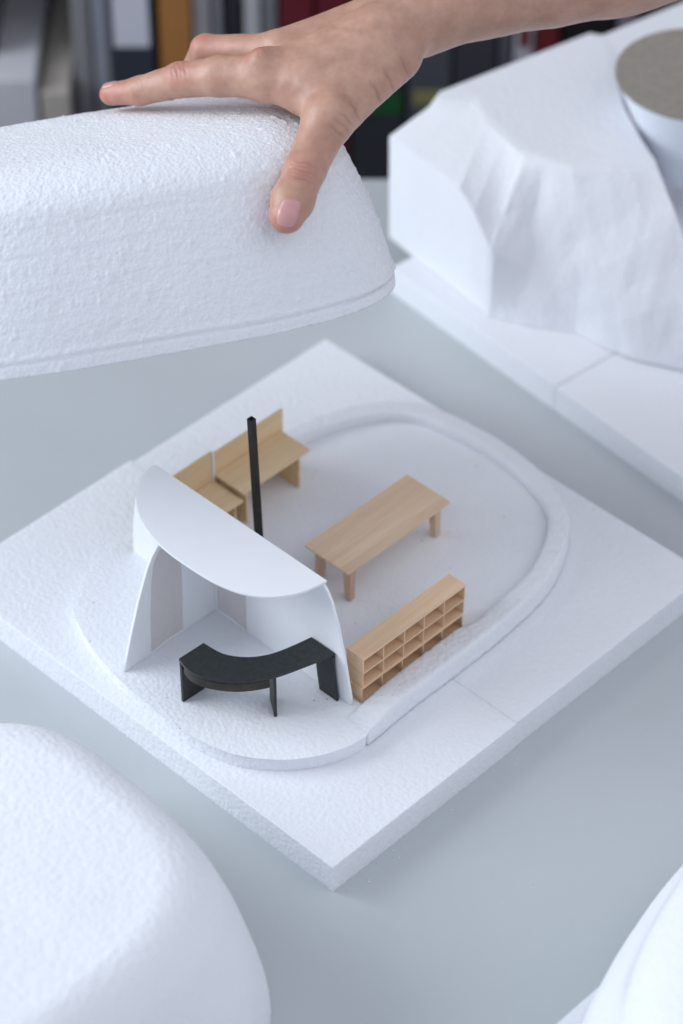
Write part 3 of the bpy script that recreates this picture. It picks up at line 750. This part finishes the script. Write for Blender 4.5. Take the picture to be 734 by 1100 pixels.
# skin tone attribute: red at fingertips, knuckles
RED = [
  ((-151.9, -34.7, -15.0), 9, 0.9),
  ((-143.4, -36.4, -10.0), 12, 0.5),
  ((-114.1, -29.6, 15.0), 9, 0.5),
  ((-78.4, -22.4, 30.0), 7, 0.8),
  ((-63.1, -108.1, 75.0), 10, 0.6),
  ((-54.7, -83.9, 70.0), 9, 0.45),
  ((-105.0, -11.2, -5.0), 9, 0.6),
  ((-46.3, -75.3, 65.0), 14, 0.2),
  ((-98.3, -19.2, -5.0), 14, 0.35),

]
red = np.zeros(n)
for c, r, k in RED: red = np.maximum(red, k*np.exp(-(np.linalg.norm(V-np.array(c), axis=1)/r)**2))
Wd = np.array(HB.to_3x3() if False else HB)
me2.vertices.foreach_set('co', ((V2*MM)).ravel()); me2.update()
att = me2.attributes.new('red', 'FLOAT', 'POINT'); att.data.foreach_set('value', red)
att = me2.attributes.new('crease', 'FLOAT', 'POINT'); att.data.foreach_set('value', crz)

m, nt, b = mat_new('skin'); L = nt.links.new
b.inputs['Roughness'].default_value = .43; b.inputs['Specular IOR Level'].default_value = .5
b.inputs['Subsurface Weight'].default_value = .35; b.inputs['Subsurface Radius'].default_value = (1, .35, .18); b.inputs['Subsurface Scale'].default_value = .0035
tc = nd(nt, 'ShaderNodeTexCoord')
n1 = nd(nt, 'ShaderNodeTexNoise', Scale=90.0, Detail=6.0, Roughness=.65); L(tc.outputs['Object'], n1.inputs['Vector'])
r1 = ramp(nt, [(.3, (.43, .235, .17)), (.7, (.57, .34, .25))]); L(n1.outputs['Fac'], r1.inputs['Fac'])
at1 = nd(nt, 'ShaderNodeAttribute', attribute_name='red'); at2 = nd(nt, 'ShaderNodeAttribute', attribute_name='crease')
mx = nd(nt, 'ShaderNodeMix', data_type='RGBA'); L(at1.outputs['Fac'], mx.inputs['Factor']); L(r1.outputs['Color'], mx.inputs['A']); mx.inputs['B'].default_value = (.50, .17, .13, 1)
ml = nd(nt, 'ShaderNodeMath', operation='MULTIPLY'); L(at2.outputs['Fac'], ml.inputs[0]); ml.inputs[1].default_value = .55
mx2 = nd(nt, 'ShaderNodeMix', data_type='RGBA'); L(ml.outputs[0], mx2.inputs['Factor']); L(mx.outputs['Result'], mx2.inputs['A']); mx2.inputs['B'].default_value = (.34, .15, .11, 1)
L(mx2.outputs['Result'], b.inputs['Base Color'])
vo = nd(nt, 'ShaderNodeTexVoronoi', Scale=1100.0, feature='DISTANCE_TO_EDGE'); L(tc.outputs['Object'], vo.inputs['Vector'])
mv = nd(nt, 'ShaderNodeMath', operation='MINIMUM'); L(vo.outputs['Distance'], mv.inputs[0]); mv.inputs[1].default_value = .12
n2 = nd(nt, 'ShaderNodeTexNoise', Scale=260.0, Detail=4.0); L(tc.outputs['Object'], n2.inputs['Vector'])
bp = nd(nt, 'ShaderNodeBump', Strength=.35, Distance=.0003); L(n2.outputs['Fac'], bp.inputs['Height'])
bp2 = nd(nt, 'ShaderNodeBump', Strength=.5, Distance=.0004); L(mv.outputs[0], bp2.inputs['Height']); L(bp.outputs['Normal'], bp2.inputs['Normal'])
L(bp2.outputs['Normal'], b.inputs['Normal'])
M_skin = m
me2.name = 'person'
hand = link('person', me2, M_skin, None, smooth=True)
hand.matrix_world = Matrix.Translation(HO) @ HB.to_4x4()
tag(hand, 'bare hand and forearm reaching in from the right, gripping the lifted lid', 'person')

# nails: curved patches laid on the finger surface
M_nail = plain('nail', (.60, .31, .30), rough=.22, spec=.5, sss=.2)
M_tip = plain('nail_tip', (.72, .60, .52), rough=.3, spec=.5)
def nail(c, ax, up, length, width, name='fingernail'):
    c = np.array(c, float); ax = np.array(ax, float); ax /= np.linalg.norm(ax); up = np.array(up, float)
    up -= ax*(up@ax); up /= np.linalg.norm(up); sd = np.cross(ax, up)
    nu, nv = 24, 20; P = []; E_ = []
    for i in range(nu+1):
        a = -1+2*i/nu
        for j in range(nv+1):
            q = -1+2*j/nv
            # superellipse disc mapping; rounder at the cuticle
            rr = (abs(a)**3.0)
            hw = width/2*(1-(.42 if a < 0 else .22)*rr)
            P.append(c+ax*a*length/2*(1-.12*q*q*(1 if a < 0 else .9)*abs(a))+sd*q*hw); E_.append(max(abs(q), abs(a)))
    P = np.array(P); E_ = np.array(E_)
    # march from outside along -up onto the skin
    X = project(P+up*2.5, 3)
    Nn = grad(X); lift = .34*(1-E_**6)+(-.12)*E_**6
    top = X+Nn*lift[:, None]; bot = X-Nn*.5
    V = np.concatenate([top, bot])*MM; F = []; m_ = nv+1; tot = len(P)
    for i in range(nu):
        for j in range(nv):
            F.append((i*m_+j, i*m_+j+1, (i+1)*m_+j+1, (i+1)*m_+j)); F.append((tot+i*m_+j, tot+(i+1)*m_+j, tot+(i+1)*m_+j+1, tot+i*m_+j+1))
    for i in range(nu):
        for j in (0, nv): F.append((i*m_+j, (i+1)*m_+j, tot+(i+1)*m_+j, tot+i*m_+j))
    for j in range(nv):
        for i in (0, nu): F.append((i*m_+j, i*m_+j+1, tot+i*m_+j+1, tot+i*m_+j))
    me = mesh_np(name, V, F); fixnormals(me)
    o = link(name, me, M_nail, hand, smooth=True)
    me.materials.append(M_tip)
    for p in me.polygons:
        cc = np.array(p.center)/MM
        if (cc-c)@ax > length*.40: p.material_index = 1
    return o
nail((-60.4, -105.9, 80.0), (-2.1, -8.4, 0.0), (0.05, 0.25, 1), 19.5, 15.5)
nail((-148.6, -34.1, -13.0), (-5.1, -0.8, -2.0), (-0.15, 1, 0.25), 8.5, 9)


# ------------------------------------------------------------------ light
def area(name, loc, tgt, sx, sy, power, col):
    l = bpy.data.lights.new(name, 'AREA'); l.shape = 'RECTANGLE'; l.size = sx; l.size_y = sy; l.energy = power; l.color = col
    o = bpy.data.objects.new(name, l); COL.objects.link(o); o.location = loc
    d = Vector(tgt)-Vector(loc); o.rotation_euler = d.to_track_quat('-Z', 'Y').to_euler(); return o
C0 = Vector((.2, .2, .05))
area('window_light', C0 - rgt*2.0 + fwd*.05 + Vector((0, 0, 1.1)), C0, 1.6, 1.3, 47, (.87, .935, 1.0))
area('room_light', C0 + rgt*1.6 - fwd*.6 + Vector((0, 0, 1.9)), C0, 2.2, 2.2, 11, (1.0, .93, .92))
w = bpy.data.worlds.new('World'); S.world = w; w.use_nodes = True
bg = w.node_tree.nodes['Background']; bg.inputs['Color'].default_value = (.78, .86, 1.0, 1); bg.inputs['Strength'].default_value = .69

# ------------------------------------------------------------------ camera
cam = bpy.data.cameras.new('Camera'); co = bpy.data.objects.new('Camera', cam); COL.objects.link(co)
cam.sensor_fit = 'VERTICAL'; cam.sensor_height = 36; cam.lens = 2972.67*36/1100
cam.clip_start = .05; cam.clip_end = 20
co.matrix_world = Matrix.Translation(CAM) @ Matrix(((0.698390014, 0.48099031, -0.52999973), (-0.715717276, 0.46977014, -0.51678312), (0.000410375928, 0.74024613, 0.67233585))).to_4x4()
cam.dof.use_dof = True; cam.dof.focus_distance = 1.29; cam.dof.aperture_fstop = 5.0; cam.dof.aperture_blades = 9
S.camera = co
S.view_settings.view_transform = 'Standard'; S.view_settings.look = 'None'; S.view_settings.exposure = 0; S.view_settings.gamma = 1
